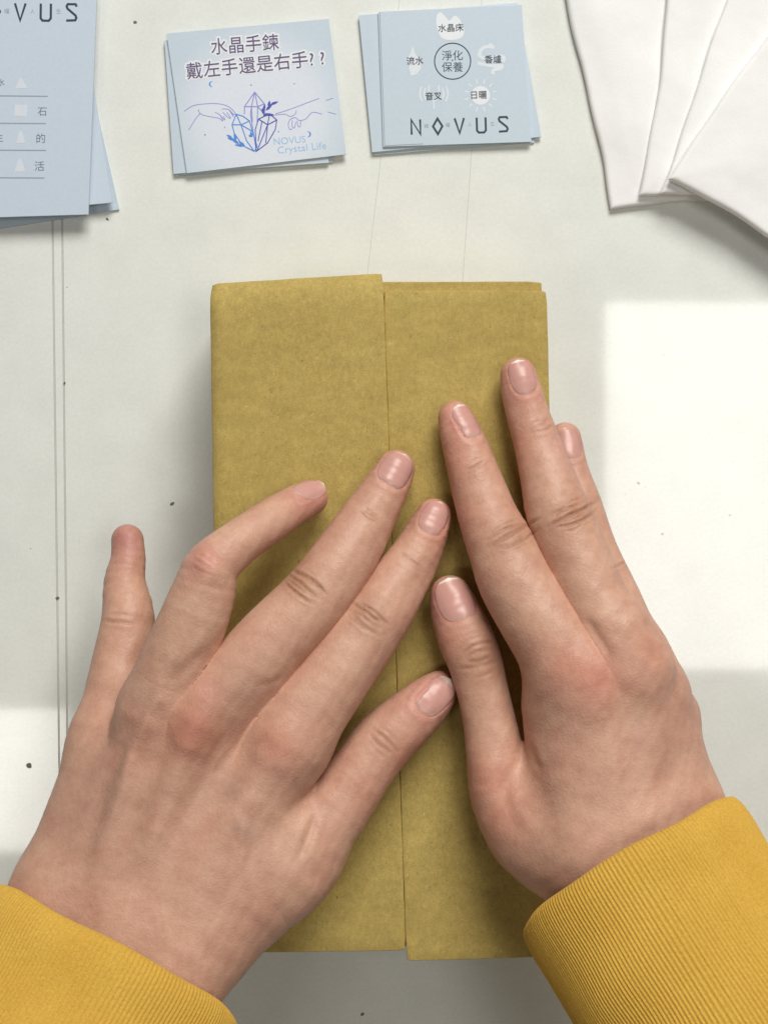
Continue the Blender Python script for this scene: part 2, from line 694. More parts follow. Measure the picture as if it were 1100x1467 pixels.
handlines = [sm([(162, 585), (210, 555), (280, 545), (340, 545), (395, 560), (430, 595), (420, 600), (395, 575), (360, 572)]),
             sm([(185, 685), (215, 635), (245, 598), (260, 605), (310, 615), (345, 622), (365, 635), (350, 605), (325, 590)]),
             sm([(365, 590), (390, 615), (405, 620), (385, 590)]), sm([(345, 600), (375, 630), (368, 610)]), sm([(235, 575), (245, 598)]),
             sm([(400, 580), (420, 612), (412, 590)])]
hr = [sm([(640, 598), (700, 580), (760, 558), (820, 535), (870, 517)]), sm([(905, 528), (945, 515)]),
      sm([(640, 604), (690, 600), (720, 612), (745, 598), (750, 580)]), sm([(885, 600), (835, 590), (800, 625), (765, 632), (745, 618), (718, 628), (708, 655), (716, 680), (730, 675)]),
      sm([(730, 630), (728, 660), (740, 672), (748, 640)]), sm([(755, 635), (758, 660), (770, 665), (774, 630)]), sm([(915, 588), (958, 600)])]
print_obj('line_drawing', *ribbon_px(handlines, 1.0), ZT, 0.03, I_VIOLET, c1)
print_obj('line_drawing', *ribbon_px(hr, 1.0), ZT, 0.03, I_VIOLET, c1)
cr = [zl([(532, 483), (478, 560), (478, 600)]), zl([(532, 483), (582, 545), (585, 600)]), zl([(532, 483), (515, 560), (510, 600), (540, 790)]),
      zl([(532, 483), (548, 560), (585, 600)]), zl([(478, 560), (515, 560), (548, 560), (582, 545)]), zl([(515, 560), (520, 640)]), zl([(548, 560), (545, 640)])]
cl = [zl([(435, 600), (413, 655), (425, 700), (470, 765), (530, 795), (545, 770), (520, 690), (505, 635), (470, 610), (435, 600)]),
      zl([(435, 600), (460, 655), (505, 635)]), zl([(413, 655), (460, 655), (520, 690)]), zl([(460, 655), (490, 740), (530, 795)])]
crr = [zl([(610, 597), (552, 625), (535, 680), (540, 795), (600, 750), (640, 680), (648, 630), (610, 597)]),
       zl([(552, 625), (600, 655), (648, 630)]), zl([(610, 597), (600, 655), (545, 790)]), zl([(600, 655), (590, 750)]), zl([(570, 640), (550, 740)])]
print_obj('line_drawing', *ribbon_px(cr, 1.35), ZT, 0.05, I_VIOLET, c1)
print_obj('line_drawing', *ribbon_px(cl, 1.35), ZT, 0.07, I_BLUE, c1)
print_obj('line_drawing', *ribbon_px(crr, 1.35), ZT, 0.09, I_INDIGO, c1)


def leaf(x, y, ang, L, w):
    x, y = Z2(x, y)
    a = math.radians(ang)
    pts = []
    for t, k in ((0, 0), (.3, 1), (.65, .8), (1, 0), (.65, -.8), (.3, -1)):
        px, py = t * L, k * w
        pts.append((x + px * math.cos(a) - py * math.sin(a), y + px * math.sin(a) + py * math.cos(a)))
    return poly_px(pts)


print_obj('leaf_motif', *join2([leaf(575, 590, -75, 13, 2), leaf(590, 580, -45, 15, 2), leaf(605, 560, -80, 9, 2), leaf(615, 548, -20, 12, 1.8), leaf(590, 600, 5, 13, 1.8), leaf(580, 600, -110, 9, 1.6), leaf(575, 605, -10, 12, 2)]), ZT, 0.12, I_INDIGO, c1)
print_obj('leaf_motif', *join2([leaf(480, 765, 185, 15, 1.8), leaf(450, 755, 215, 15, 2), leaf(430, 735, 195, 12, 1.8), leaf(435, 735, 250, 10, 1.8), leaf(480, 765, 215, 11, 1.8), leaf(415, 725, 210, 10, 1.6), leaf(520, 720, 250, 9, 1.8), leaf(500, 710, 20, 6, 1.6)]), ZT, 0.11, I_BLUE, c1)


def moon(x, y, r, flip=1):
    x, y = Z2(x, y)
    pts = [(x + flip * r * math.cos(a), y + r * math.sin(a)) for a in np.linspace(math.radians(70), math.radians(290), 10)]
    pts += [(x + flip * (r * 0.35 + r * .85 * math.cos(a)), y + r * .95 * math.sin(a)) for a in np.linspace(math.radians(280), math.radians(80), 9)]
    return poly_px(pts)


print_obj('moon_motif', *join2([moon(307, 442, 4.2), moon(812, 705, 4.2, -1), disc_px(*Z2(513, 447), 1.1, n=8), disc_px(*Z2(740, 440), 1.0, n=8), disc_px(*Z2(272, 708), 1.2, n=8), disc_px(*Z2(657, 692), 1.1, n=8), disc_px(*Z2(375, 668), .9, n=8)]), ZT, 0.03, I_BLUE, c1)
print_obj('lettering', *join2([text_px('NOVUS', *Z2(715, 737), 14, -5, 0, 1.0), text_px('Crystal Life', *Z2(780, 782), 14.5, -6, 0, 1.05)]), ZT, 0.03, I_SKY, c1)

# ---- stack with the round emblem
GB = 'cards of the stack with the round emblem'
card('info_card', [(519, 26), (744, 9), (765, 204), (536, 222)], TH + 0.02, TH, M_CARD,
     'blank pale blue card at the bottom of the stack under the ringed emblem', GB)
card('info_card', [(514, 22), (741, 4), (775, 196), (533, 218)], 2 * TH + 0.04, TH, M_CARD,
     'pale blue card fanned out left and right, middle of the ringed emblem stack', GB)
c2 = card('info_card', [(542, 17), (747, 7), (761, 203), (549, 210)], ZT, TH, M_CARD,
          'pale blue card with a ringed emblem and five white icons, topmost of its stack', GB)
print_obj('edge_line', *ribbon_px([[(544, 17.6), (551, 208.7)], [(551, 208.7), (606, 206)]], 1.0), ZT, 0.03, I_PALEGREY, c2)  # thin grey line just inside the left edge and part of the bottom
Z3 = lambda X, Y: (490 + X / 3.548, Y / 3.548)


def circ(cx, cy, r, n=40, a=0, b=360):
    return [(cx + r * math.cos(math.radians(t)), cy + r * math.sin(math.radians(t))) for t in np.linspace(a, b, n)]


cc = Z3(561, 311)
ring = circ(*cc, 25.8, 49)
ring[-1] = ring[0]
print_obj('ring', *ribbon_px([ring], 1.6), ZT, 0.03, I_NAVY, c2)
print_obj('lettering', *join2([text_px('淨化', *Z3(560, 281), 15.5, -1, 0.006), text_px('保養', *Z3(560, 340), 15.5, -1, 0.006), disc_px(*Z3(560, 306), 1.1, n=10)]), ZT, 0.03, I_NAVY, c2)
# icons
lot = [(500, 60), (525, 85), (545, 105), (570, 80), (595, 95), (610, 130), (620, 165), (600, 195), (550, 204), (510, 195), (487, 160), (478, 110), (482, 75)]
print_obj('lotus_icon', *poly_px(smooth_path([Z3(*p) for p in lot + lot[:1]], 3)[:-1]), ZT, 0.03, I_WHITE, c2)
drop = [(358, 232), (372, 275), (395, 305), (402, 345), (380, 378), (350, 386), (340, 350), (345, 315), (330, 300), (348, 270)]
print_obj('water_icon', *poly_px([Z3(*p) for p in drop]), ZT, 0.03, I_PALE, c2)
smoke = [smooth_path([Z3(*p) for p in q], 5) for q in ([(770, 240), (730, 238), (705, 255), (700, 285), (740, 300), (800, 285), (822, 295), (815, 315)],
                                                        [(690, 320), (730, 330), (775, 335), (812, 335), (800, 350), (770, 355), (765, 378)], [(745, 225), (772, 243)])]
print_obj('smoke_icon', *ribbon_px(smoke, 5.0), ZT, 0.03, I_PALE, c2)
sun = [disc_px(*Z3(703, 485), 13.5)]
for k in range(12):
    a = 2 * math.pi * k / 12 + .26
    cx, cy = Z3(703, 485)
    d = Vector((math.cos(a), math.sin(a)))
    s = Vector((-d.y, d.x))
    p0, p1 = Vector((cx, cy)) + d * 17.5, Vector((cx, cy)) + d * 24
    sun.append(poly_px([tuple(p0 + s * 0.9), tuple(p1 + s * .5), tuple(p1 - s * .5), tuple(p0 - s * .9)]))
print_obj('sun_icon', *join2(sun), ZT, 0.03, I_WHITE, c2)
fx, fy = Z3(466, 490)
fork = [[(fx - 7, fy - 16), (fx - 7, fy - 2), (fx - 3, fy + 5), (fx, fy + 7), (fx + 3, fy + 5), (fx + 7, fy - 2), (fx + 7, fy - 16)], [(fx, fy + 6), (fx, fy + 18)],
        circ(fx, fy - 4, 14, 10, 140, 215), circ(fx, fy - 4, 14, 10, -35, 40), circ(fx, fy - 4, 20, 10, 145, 210), circ(fx, fy - 4, 20, 10, -30, 35)]
print_obj('tuning_fork_icon', *ribbon_px(fork, 2.2), ZT, 0.03, I_PALE, c2)
print_obj('lettering', *join2([text_px('水晶床', *Z3(552, 140), 12.3, -2, 0.008, 1.0), text_px('流水', *Z3(370, 308), 12.3, -2, 0.008), text_px('香爐', *Z3(766, 300), 12.3, -2, 0.008),
                               text_px('音叉', *Z3(465, 487), 12.3, -2, 0.008), text_px('日曬', *Z3(695, 482), 12.3, -2, 0.008)]), ZT, 0.15, I_NAVY, c2)


def brand(cx, cy, pitch, h, w, rot):
    """the five widely spaced letters drawn as strokes; (cx, cy) is the middle letter"""
    L = {'N': [[(-.36, .5), (-.36, -.5), (.36, .5), (.36, -.5)]],
         'O': [[(0, -.52), (.38, 0.0), (0, .52), (-.38, 0.0), (0, -.52)]],
         'V': [[(-.38, -.5), (0, .5), (.38, -.5)]],
         'U': [[(-.36, -.5), (-.36, .36), (-.22, .5), (.22, .5), (.36, .36), (.36, -.5)]],
         'S': [[(.38, -.34), (.30, -.48), (-.26, -.48), (-.34, -.36), (-.28, -.22), (.30, .18), (.36, .32), (.28, .46), (-.36, .48)]]}
    a = math.radians(rot)
    out = []
    for k, ch in enumerate('NOVUS'):
        for path in L[ch]:
            pts = []
            for x, y in path:
                x, y = x * h * .82 + (k - 2) * pitch, y * h
                pts.append((cx + x * math.cos(a) - y * math.sin(a), cy + x * math.sin(a) + y * math.cos(a)))
            if ch == 'O':
                pts[-1] = pts[0]
            out.append(pts)
    return ribbon_px(out, w)


print_obj('lettering', *brand(658, 180, 31.2, 21.5, 3.0, -1.8), ZT, 0.03, I_NAVY, c2)
print_obj('small_lettering', *join2([text_px(ch, *Z3(x, 640 - i * 4), 6.5, -2) for i, (ch, x) in enumerate((('諾', 428), ('曜', 537), ('人', 648), ('生', 763)))]), ZT, 0.03, I_PALEGREY, c2)

# ---- big cards at the corner of the frame
GC = 'large cards of the stack in the corner'
card('large_card', [(-150, -30), (90, -60), (171, 300), (-135, 349)], TH + 0.02, TH, M_CARD,
     'large blue card mostly hidden at the bottom of the ruled stack', GC)
card('large_card', [(-160, -40), (102, -70), (163, 292), (-110, 318)], 2 * TH + 0.3, TH, M_CARD_L,
     'large pale card turned out past the ruled card, middle of that stack', GC, lift=lambda u, v: 2.2 * v * v)
ZL = 6.0
c3 = card('large_card', [(-150, -40), (140, -30), (127, 307), (-160, 316)], ZL, TH, M_CARD_L,
          'large pale blue card with four ruled lines, topmost of the corner stack', GC)
print_obj('lettering', *brand(29.5, 17, 36.6, 24.5, 3.3, 0.6), ZL, 0.03, I_NAVY, c3)
print_obj('small_lettering', *join2([text_px('曜', 10.5, 16, 8, 0, .01), text_px('人', 47, 16, 7, 0), text_px('生', 84.5, 16, 8, 0)]), ZL, 0.03, I_PALEGREY, c3)
print_obj('ruled_line', *ribbon_px([[(-120, 136), (69, 138)]], 1.7), ZL, 0.03, I_PALEGREY, c3)
for y, x1 in ((177, 66.5), (215.5, 66.5), (255, 64)):
    print_obj('ruled_line', *ribbon_px([[(-120, y - 1), (x1, y)]], 1.7), ZL, 0.03, I_PALEGREY, c3)
print_obj('lettering', *join2([text_px('水', 2, 118, 11, 0, .006), text_px('石', 61, 160, 14, 0), text_px('的', 59, 198, 15, 0), text_px('活', 57, 238, 15, 0), text_px('生', -1, 197, 13, 0)]), ZL, 0.03, I_GREY, c3)
print_obj('pale_icon', *join2([poly_px([(30, 110), (40, 126), (22, 127)]), poly_px([(22, 150), (40, 150), (39, 167), (21, 166)]), poly_px([(28, 188), (32, 188), (37, 205), (24, 205)]), poly_px([(27, 228), (31, 227), (37, 246), (21, 246)])]), ZL, 0.03, ink('very_pale_print', (0.67, 0.715, 0.79)), c3)

# ------------------------------------------------------------------ white cloth sheets


def pouch(corner_px, z0, th, label, seed, sag=0.0, sides=None):
    """a soft folded cloth: four sided outline (px: start corner, then round), puffed, with rounded folded edges and a double lip"""
    nu, nv = 64, 64
    C = [Vector(W(x, y, z0)) for x, y in corner_px]
    rs = np.random.default_rng(seed)
    ph = rs.uniform(0, 6.28, 8)
    vs, fs = [], []
    top = {}

    def edge_pt(a, b, t, k):
        p = C[a].lerp(C[b], t)
        d = (C[b] - C[a])
        nrm = Vector((-d.y, d.x, 0)).normalized()
        bulge = (sides[k] if sides else 0.0) * 4 * t * (1 - t)
        wob = 0.5 * math.sin(ph[k] + t * 7) * min(1, 8 * t * (1 - t)) + 0.22 * math.sin(ph[k] * 2 + t * 23) * min(1, 8 * t * (1 - t))
        return p + nrm * (bulge + wob)

    def warp(t):                      # crowd the rows towards the rim
        return 0.5 - 0.5 * math.cos(math.pi * t)
    for j in range(nv + 1):
        for i in range(nu + 1):
            u, v = warp(i / nu), warp(j / nv)
            a, b = edge_pt(0, 1, u, 0), edge_pt(3, 2, u, 2)
            l, r = edge_pt(0, 3, v, 3), edge_pt(1, 2, v, 1)
            p = a * (1 - v) + b * v + l * (1 - u) + r * u - (C[0] * (1 - u) * (1 - v) + C[1] * u * (1 - v) + C[3] * (1 - u) * v + C[2] * u * v)
            top[i, j] = (p.x, p.y, u, v)
    su = (C[1] - C[0]).length
    sv = (C[3] - C[0]).length
    for side in (0, 1):
        for j in range(nv + 1):
            for i in range(nu + 1):
                x, y, u, v = top[i, j]
                e = min(u * su, (1 - u) * su, v * sv, (1 - v) * sv)      # mm to the rim
                rr = th * 0.5
                prof = math.sqrt(max(0.0, 1 - (1 - min(1, e / rr)) ** 2))
                puff = min(1, e / 14.0) * 0.9
                und = 0.8 * min(1, e / 8) * (math.sin(ph[4] + x * 0.09 + y * 0.05) + 0.6 * math.sin(ph[5] - x * 0.06 + y * 0.13)) * .6
                und += 0.5 * min(1, e / 6) * mnoise.noise(Vector((x * 0.05, y * 0.05, seed)))
                zz = z0 + rr + (rr * prof * (1 if side == 0 else -1)) + (puff + und if side == 0 else 0) + sag * (x - C[0].x)
                vs.append((x, y, max(zz, 0.01)))
    k = (nu + 1) * (nv + 1)
    for j in range(nv):
        for i in range(nu):
            a = j * (nu + 1) + i
            fs.append((a, a + 1, a + nu + 2, a + nu + 1))
            fs.append((k + a, k + a + nu + 1, k + a + nu + 2, k + a + 1))
    rim = [i for i in range(nu)] + [nu + j * (nu + 1) for j in range(nv)] + [nv * (nu + 1) + nu - i for i in range(nu)] + [(nv - j) * (nu + 1) for j in range(nv)]
    for a, b in zip(rim, rim[1:] + rim[:1]):
        fs.append((a, k + a, k + b, b))
    # orient outward
    A, B, Cc = (Vector(vs[t]) for t in fs[0][:3])
    q = vs[0]
    o = mesh_obj('white_cloth', vs, fs, M_CLOTH, smooth=True)
    bm = bmesh.new(); bm.from_mesh(o.data); bmesh.ops.recalc_face_normals(bm, faces=bm.faces); bm.to_mesh(o.data); bm.free()
    return tag(o, label, 'cloth', 'folded white cloths in the corner')


# corner at the lower left, then round: along the bottom edge, far corner, along the left edge back
pouch([(873, 302), (1210, 268), (1170, -220), (775, -150)], 0.0, 2.5, 'white folded cloth with the farthest out edge beside the cards, lowest of the fan', 3, sides=[0, 0, 0, -0.8])
pouch([(914, 282), (1240, 268), (1260, -200), (955, -210)], 2.9, 2.4, 'white folded cloth with a curved edge, second from the bottom of the fan', 5, sides=[0, 0, 0, -3.4])
pouch([(944, 279), (1290, 296), (1380, -170), (1100, -190)], 5.7, 2.3, 'white folded cloth with only a narrow wedge showing, third of the fan', 8, sides=[0, 0, 0, -0.8])
top_cloth = pouch([(955, 259), (1300, 480), (1560, 120), (1255, -170)], 8.4, 3.2, 'white folded cloth with its corner pointing at the box, topmost of the fan', 11, sides=[2.0, 0, 0, 0.5])

# ------------------------------------------------------------------ kraft box
box = empty('cardboard_box', 'closed brown kraft cardboard box pressed shut by two hands', 'box')


def slab(name, quad_px, ztop, th, mat, parent, n=24, bend=None, edge_noise=0.25, seed=1):
    """board with thickness; quad TL,TR,BR,BL in px at the box top; bend(u, v) -> dz"""
    P = [np.array(W(x, y, ztop)) for x, y in quad_px]
    vs, fs, mi = [], [], []
    ny = n * 2
    for side in (0, 1):
        for j in range(ny + 1):
            for i in range(n + 1):
                u, v = i / n, j / ny
                p = (P[0] * (1 - u) + P[1] * u) * (1 - v) + (P[3] * (1 - u) + P[2] * u) * v
                ex = edge_noise * .5 * mnoise.noise(Vector((seed * 7.1 + p[0] * .11, p[1] * .11, 0))) if (i in (0, n) or j in (0, ny)) else 0
                dz = bend(u, v) if bend else 0
                cor = max(0, 1 - min(u, 1 - u) * 22) * max(0, 1 - min(v, 1 - v) * 44)
                vs.append((p[0] + ex + (0.35 * cor if u < .5 else -0.35 * cor), p[1] + ex * .8 + (-0.3 * cor if v < .5 else 0.3 * cor), ztop + dz - side * th - 0.15 * cor))
    k = (n + 1) * (ny + 1)
    for j in range(ny):
        for i in range(n):
            a = j * (n + 1) + i
            fs.append((a, a + n + 1, a + n + 2, a + 1)); mi.append(0)
            fs.append((k + a, k + a + 1, k + a + n + 2, k + a + n + 1)); mi.append(0)
    rim = [i for i in range(n)] + [n + j * (n + 1) for j in range(ny)] + [ny * (n + 1) + n - i for i in range(n)] + [(ny - j) * (n + 1) for j in range(ny)]
    for a, b in zip(rim, rim[1:] + rim[:1]):
        fs.append((a, b, k + b, k + a)); mi.append(1)
    o = mesh_obj(name, vs, fs, [mat, M_EDGE], parent, smooth=True)
    o.data.polygons.foreach_set('material_index', mi)
    m = o.modifiers.new('edge', 'BEVEL')
    m.width, m.segments, m.limit_method, m.angle_limit = 0.00025, 2, 'ANGLE', math.radians(50)
    return o


def walls():
    """four upright walls, 1.6 mm board, standing on the table under the lid panels"""
    T = 1.6
    pts = [(303, 416), (780, 416), (789, 1358), (318, 1358)]
    P = [W(x, y, BOX_Z) for x, y in pts]
    h = BOX_Z - 1.9
    for k in range(4):
        a, b = Vector(P[k][:2]), Vector(P[(k + 1) % 4][:2])
        d = (b - a).normalized()
        nn = Vector((d.y, -d.x))
        c = (Vector(P[0][:2]) + Vector(P[2][:2])) / 2
        if (c - a).dot(nn) < 0:
            nn = -nn
        if k % 2:
            a, b = a + d * (T + .05), b - d * (T + .05)
        q = [a, b, b + nn * T, a + nn * T]
        n = 12
        vs, fs = [], []
        for z in np.linspace(0.02, h, n):
            for p in q:
                vs.append((p.x, p.y, z))
        for i in range(n - 1):
            for j in range(4):
                fs.append((4 * i + j, 4 * i + (j + 1) % 4, 4 * i + 4 + (j + 1) % 4, 4 * i + 4 + j))
        fs += [(3, 2, 1, 0), (4 * n - 4, 4 * n - 3, 4 * n - 2, 4 * n - 1)]
        o = mesh_obj('wall', vs, fs, M_KRAFT, box)
        bm = bmesh.new(); bm.from_mesh(o.data); bmesh.ops.recalc_face_normals(bm, faces=bm.faces); bm.to_mesh(o.data); bm.free()


walls()


def bend_left(u, v):
    # rolls down over the fold at the far end, lies a little proud at the seam, sinks at the near end
    z = 0.0
    if v < 0.026:
        t = (0.026 - v) / 0.026
        z -= 3.4 * t ** 1.25
    z += 0.5 * u * (1 - v) - 0.35 * v
    z -= 1.2 * max(0, (0.03 - u) / 0.03) ** 2
    return z


def bend_right(u, v):
    z = -0.8 * (1 - v) ** 1.0 - 0.05
    z -= 0.8 * max(0, (u - 0.97) / 0.03) ** 2
    z += 0.25 * max(0, (v - 0.9) / 0.1)
    return z


slab('inner_flap', [(500, 404), (775, 403), (779, 470), (500, 470)], BOX_Z - 2.6, 1.3, M_KRAFT, box, 16, None, 0.2, 3)
slab('lid_panel', [(300, 404), (548.5, 389), (581.3, 1362.5), (316, 1366)], BOX_Z, 1.5, M_KRAFT, box, 24, bend_left, 0.22, 1)
slab('lid_panel', [(549.4, 415.5), (784, 416), (805, 1370), (582.3, 1377)], BOX_Z, 1.5, M_KRAFT, box, 24, bend_right, 0.28, 2)

# ------------------------------------------------------------------ hands: distance field -> mesh


def chain_mm(ch):
    """(px, py, z above the box top in mm, radius in px) -> centre and radius in mm, resampled as a smooth curve"""
    P = []
    for x, y, z, r in ch:
        z = z + BOX_Z
        P.append((*W(x, y, z), r * scl(z)))
    return np.array(P)


def spline(P, n=3):
    out = []
    m = len(P)
    for i in range(m - 1):
        p0, p1, p2, p3 = P[max(i - 1, 0)], P[i], P[i + 1], P[min(i + 2, m - 1)]
        for k in range(n):
            t = k / n
            out.append(0.5 * ((2 * p1) + (p2 - p0) * t + (2 * p0 - 5 * p1 + 4 * p2 - p3) * t * t + (3 * p1 - p0 - 3 * p2 + p3) * t ** 3))
    out.append(P[-1])
    return np.array(out)


def seg_d(p, a, b, zs=1.0):
    """distance to a tapered capsule; zs > 1 flattens it in z"""
    ab = b[:3] - a[:3]
    L2 = float(ab @ ab) + 1e-9
    q = p - a[:3]
    h = np.clip((q @ ab) / L2, 0, 1)
    q = q - h[:, None] * ab
    if zs != 1.0:
        q = q * np.array([1, 1, zs], dtype=p.dtype)
    return np.sqrt((q * q).sum(1)) - (a[3] + h * (b[3] - a[3]))


FAR = 16.0


def tube_d(p, C, zs=1.0):
    lo = (C[:, :3] - C[:, 3:4]).min(0) - FAR
    hi = (C[:, :3] + C[:, 3:4]).max(0) + FAR
    m = np.nonzero(((p > lo) & (p < hi)).all(1))[0]
    out = np.full(len(p), FAR, dtype=np.float32)
    if len(m) == 0:
        return out
    q = p[m]
    d = None
    for a, b in zip(C[:-1], C[1:]):
        e = seg_d(q, a, b, zs)
        d = e if d is None else np.minimum(d, e)
    out[m] = np.minimum(d, FAR)
    return out


def smin(a, b, k):
    h = np.maximum(k - np.abs(a - b), 0) / k
    return np.minimum(a, b) - h * h * k * 0.25


class Hand:
    def __init__(self, fingers, thumb, palm, thumb_web, webs, zs_f=1.04, zs_p=1.05):
        self.f = [spline(chain_mm(c)).astype(np.float32) for c in fingers]
        self.t = spline(chain_mm(thumb)).astype(np.float32)
        self.p = [chain_mm(c).astype(np.float32) for c in palm]
        self.tw = (np.array(W(thumb_web[0], thumb_web[1], BOX_Z + thumb_web[2]), dtype=np.float32), np.array(thumb_web[3:5] + (0,), dtype=np.float32))
        self.webs = [chain_mm([w]).astype(np.float32)[0] for w in webs]
        self.zf, self.zp = zs_f, zs_p

    def sdf(self, p, part=0):
        """part 0: palm, thumb and every other finger; part 1: palm and the fingers between them"""
        d = None
        for c in self.p:
            e = tube_d(p, c, self.zp)
            d = e if d is None else smin(d, e, 9.0)
        for w in self.webs:
            q = p - w[:3]
            e = np.sqrt((q * q).sum(1)) - w[3]
            d = smin(d, e, 5.0)
        F = None
        for i, c in enumerate(self.f):
            e = tube_d(p, c if i % 2 == part else c[:3], self.zf)      # of the others only the knuckle
            F = e if F is None else np.minimum(F, e)
        d = smin(d, F, 8.0)
        e = tube_d(p, self.t, self.zf)
        k = 1.0 + 8.0 / (1 + np.exp(((p - self.tw[0]) @ self.tw[1]) / 2.5))
        return smin(d, e, k)


def surface_nets(f, org, h):
    ins = f < 0
    nx, ny, nz = f.shape
    c = [ins[dx:nx - 1 + dx, dy:ny - 1 + dy, dz:nz - 1 + dz] for dx in (0, 1) for dy in (0, 1) for dz in (0, 1)]
    s = sum(x.astype(np.int8) for x in c)
    act = (s > 0) & (s < 8)
    idx = -np.ones(act.shape, dtype=np.int64)
    ijk = np.argwhere(act)
    idx[act] = np.arange(len(ijk))
    acc = np.zeros((len(ijk), 3)); cnt = np.zeros(len(ijk))
    i, j, k = ijk.T
    for ax in range(3):
        o1, o2 = [a for a in range(3) if a != ax]
        for u in (0, 1):
            for v in (0, 1):
                a = [i.copy(), j.copy(), k.copy()]
                a[o1] = a[o1] + u; a[o2] = a[o2] + v
                b = [q.copy() for q in a]; b[ax] = b[ax] + 1
                fa, fb = f[a[0], a[1], a[2]], f[b[0], b[1], b[2]]
                m = (fa < 0) != (fb < 0)
                t = np.where(m, fa / np.where(m, fa - fb, 1), 0)
                pt = np.stack(a, 1).astype(float); pt[:, ax] += t
                acc[m] += pt[m]; cnt[m] += 1
    V = acc / cnt[:, None] * h + org
    Q = []
    for ax in range(3):
        o1, o2 = [(1, 2), (2, 0), (0, 1)][ax]
        sl0 = [slice(None)] * 3; sl1 = [slice(None)] * 3
        sl0[ax] = slice(0, -1); sl1[ax] = slice(1, None)
        A, B = ins[tuple(sl0)], ins[tuple(sl1)]
        e = np.argwhere(A != B)
        keep = (e[:, o1] > 0) & (e[:, o2] > 0) & (e[:, o1] < f.shape[o1] - 1) & (e[:, o2] < f.shape[o2] - 1)
        e = e[keep]
        sgn = A[tuple(e.T)]
        def at(d1, d2):
            q = e.copy(); q[:, o1] -= d1; q[:, o2] -= d2
            return idx[tuple(q.T)]
        q = np.stack([at(1, 1), at(0, 1), at(0, 0), at(1, 0)], 1)
        q[~sgn] = q[~sgn][:, ::-1]
        Q.append(q)
    return V, np.concatenate(Q)


def build_hand_mesh(hand, part, h=0.95):
    pts = np.concatenate([hand.t] + hand.f + hand.p) if part == 0 else np.concatenate(hand.f[1::2])
    mg = 10 if part == 0 else 26
    lo = (pts[:, :3] - pts[:, 3:4]).min(0) - mg
    hi = (pts[:, :3] + pts[:, 3:4]).max(0) + mg
    R = 4
    n = (np.ceil((hi - lo) / (h * R)).astype(int) + 1)
    g = np.stack(np.meshgrid(*[lo[a] + np.arange(n[a]) * h * R + h * (R - 1) / 2 for a in range(3)], indexing='ij'), -1).reshape(-1, 3).astype(np.float32)
    fc = hand.sdf(g, part).reshape(n)
    f = np.repeat(np.repeat(np.repeat(fc, R, 0), R, 1), R, 2)
    m = np.abs(f) < h * R * 1.5
    ii = np.argwhere(m)
    p = (lo + ii * h).astype(np.float32)
    f[m] = hand.sdf(p, part)
    return surface_nets(f, lo, h)


def grad(hand, p, part, e=0.25):
    g = np.empty_like(p)
    for a in range(3):
        d = np.zeros(3, dtype=p.dtype); d[a] = e
        g[:, a] = hand.sdf(p + d, part) - hand.sdf(p - d, part)
    m = np.linalg.norm(g, axis=1, keepdims=True) + 1e-9
    return g / m, m[:, 0] / (2 * e)


def hand_shell(hand, part):
    """dense skin of one part: vertices, quads, normals, concavity"""
    V, Q = build_hand_mesh(hand, part)
    if part == 1:                                    # only what stands out of the first shell
        keep = (hand.sdf(V.astype(np.float32), 0) > -2.5)[Q].all(1)
        Q = Q[keep]
        use, inv = np.unique(Q, return_inverse=True)
        V, Q = V[use], inv.reshape(-1, 4)
    me = bpy.data.meshes.new('tmp')
    me.from_pydata(V.tolist(), [], Q.tolist())
    ob = bpy.data.objects.new('tmp', me)
    COL.objects.link(ob)
    md = ob.modifiers.new('s', 'SUBSURF'); md.levels = md.render_levels = 1
    ev = ob.evaluated_get(bpy.context.evaluated_depsgraph_get())
    em = ev.to_mesh()
    nv = len(em.vertices)
    v = np.empty(nv * 3, dtype=np.float32); em.vertices.foreach_get('co', v); v = v.reshape(-1, 3)
    faces = np.empty(len(em.loops), dtype=np.int32); em.loops.foreach_get('vertex_index', faces)
    faces = faces.reshape(-1, 4)
    ev.to_mesh_clear()
    bpy.data.objects.remove(ob); bpy.data.meshes.remove(me)
    g = grad(hand, v, part)[0]
    for _ in range(2):
        v = v - g * np.clip(hand.sdf(v, part) * 0.8, -.4, .4)[:, None]
    if part == 1:
        other = hand.sdf(v, 0)
        agree = (grad(hand, v, 0)[0] * grad(hand, v, 1)[0]).sum(1)
        keep = ((other > 0.008) | ((other > -2.2) & (agree < 0.96)))[faces].all(1)
        faces = faces[keep]
        use, inv = np.unique(faces, return_inverse=True)
        v, faces = v[use], inv.reshape(-1, 4).astype(np.int32)
    g, gm = grad(hand, v, part, 0.6)
    if part == 1:                                    # its thin rim tucks in under the first shell
        tuck = np.clip(0.05 - hand.sdf(v, 0), 0, 0.06) * np.clip(((grad(hand, v, 0)[0] * g).sum(1) - 0.93) / 0.05, 0, 1)
        v = v - g * (tuck * 1.25)[:, None]
    return v, faces, g, gm


def to_px(v):
    s = PXMM * (CAM_Z - v[:, 2]) / (CAM_Z - BOX_Z)
    return np.stack([v[:, 0] / s + IW / 2, -v[:, 1] / s + IH / 2], 1)


def poly_dist(px, pts, reach):
    """indices of the points within reach (px) of the polyline's box, their distance to it and place along it"""
    P = np.array(pts, float)
    idx = np.nonzero(((px > P.min(0) - reach) & (px < P.max(0) + reach)).all(1))[0]
    q = px[idx]
    d = np.full(len(q), 1e9)
    tt = np.zeros(len(q))
    n = len(P) - 1
    for k, (a, b) in enumerate(zip(P[:-1], P[1:])):
        ab = b - a
        h = np.clip(((q - a) @ ab) / (ab @ ab + 1e-9), 0, 1)
        e = np.hypot(*(q - a - h[:, None] * ab).T)
        c = e < d
        d[c] = e[c]
        tt[c] = ((k + h) / n)[c]
    return idx, d, tt


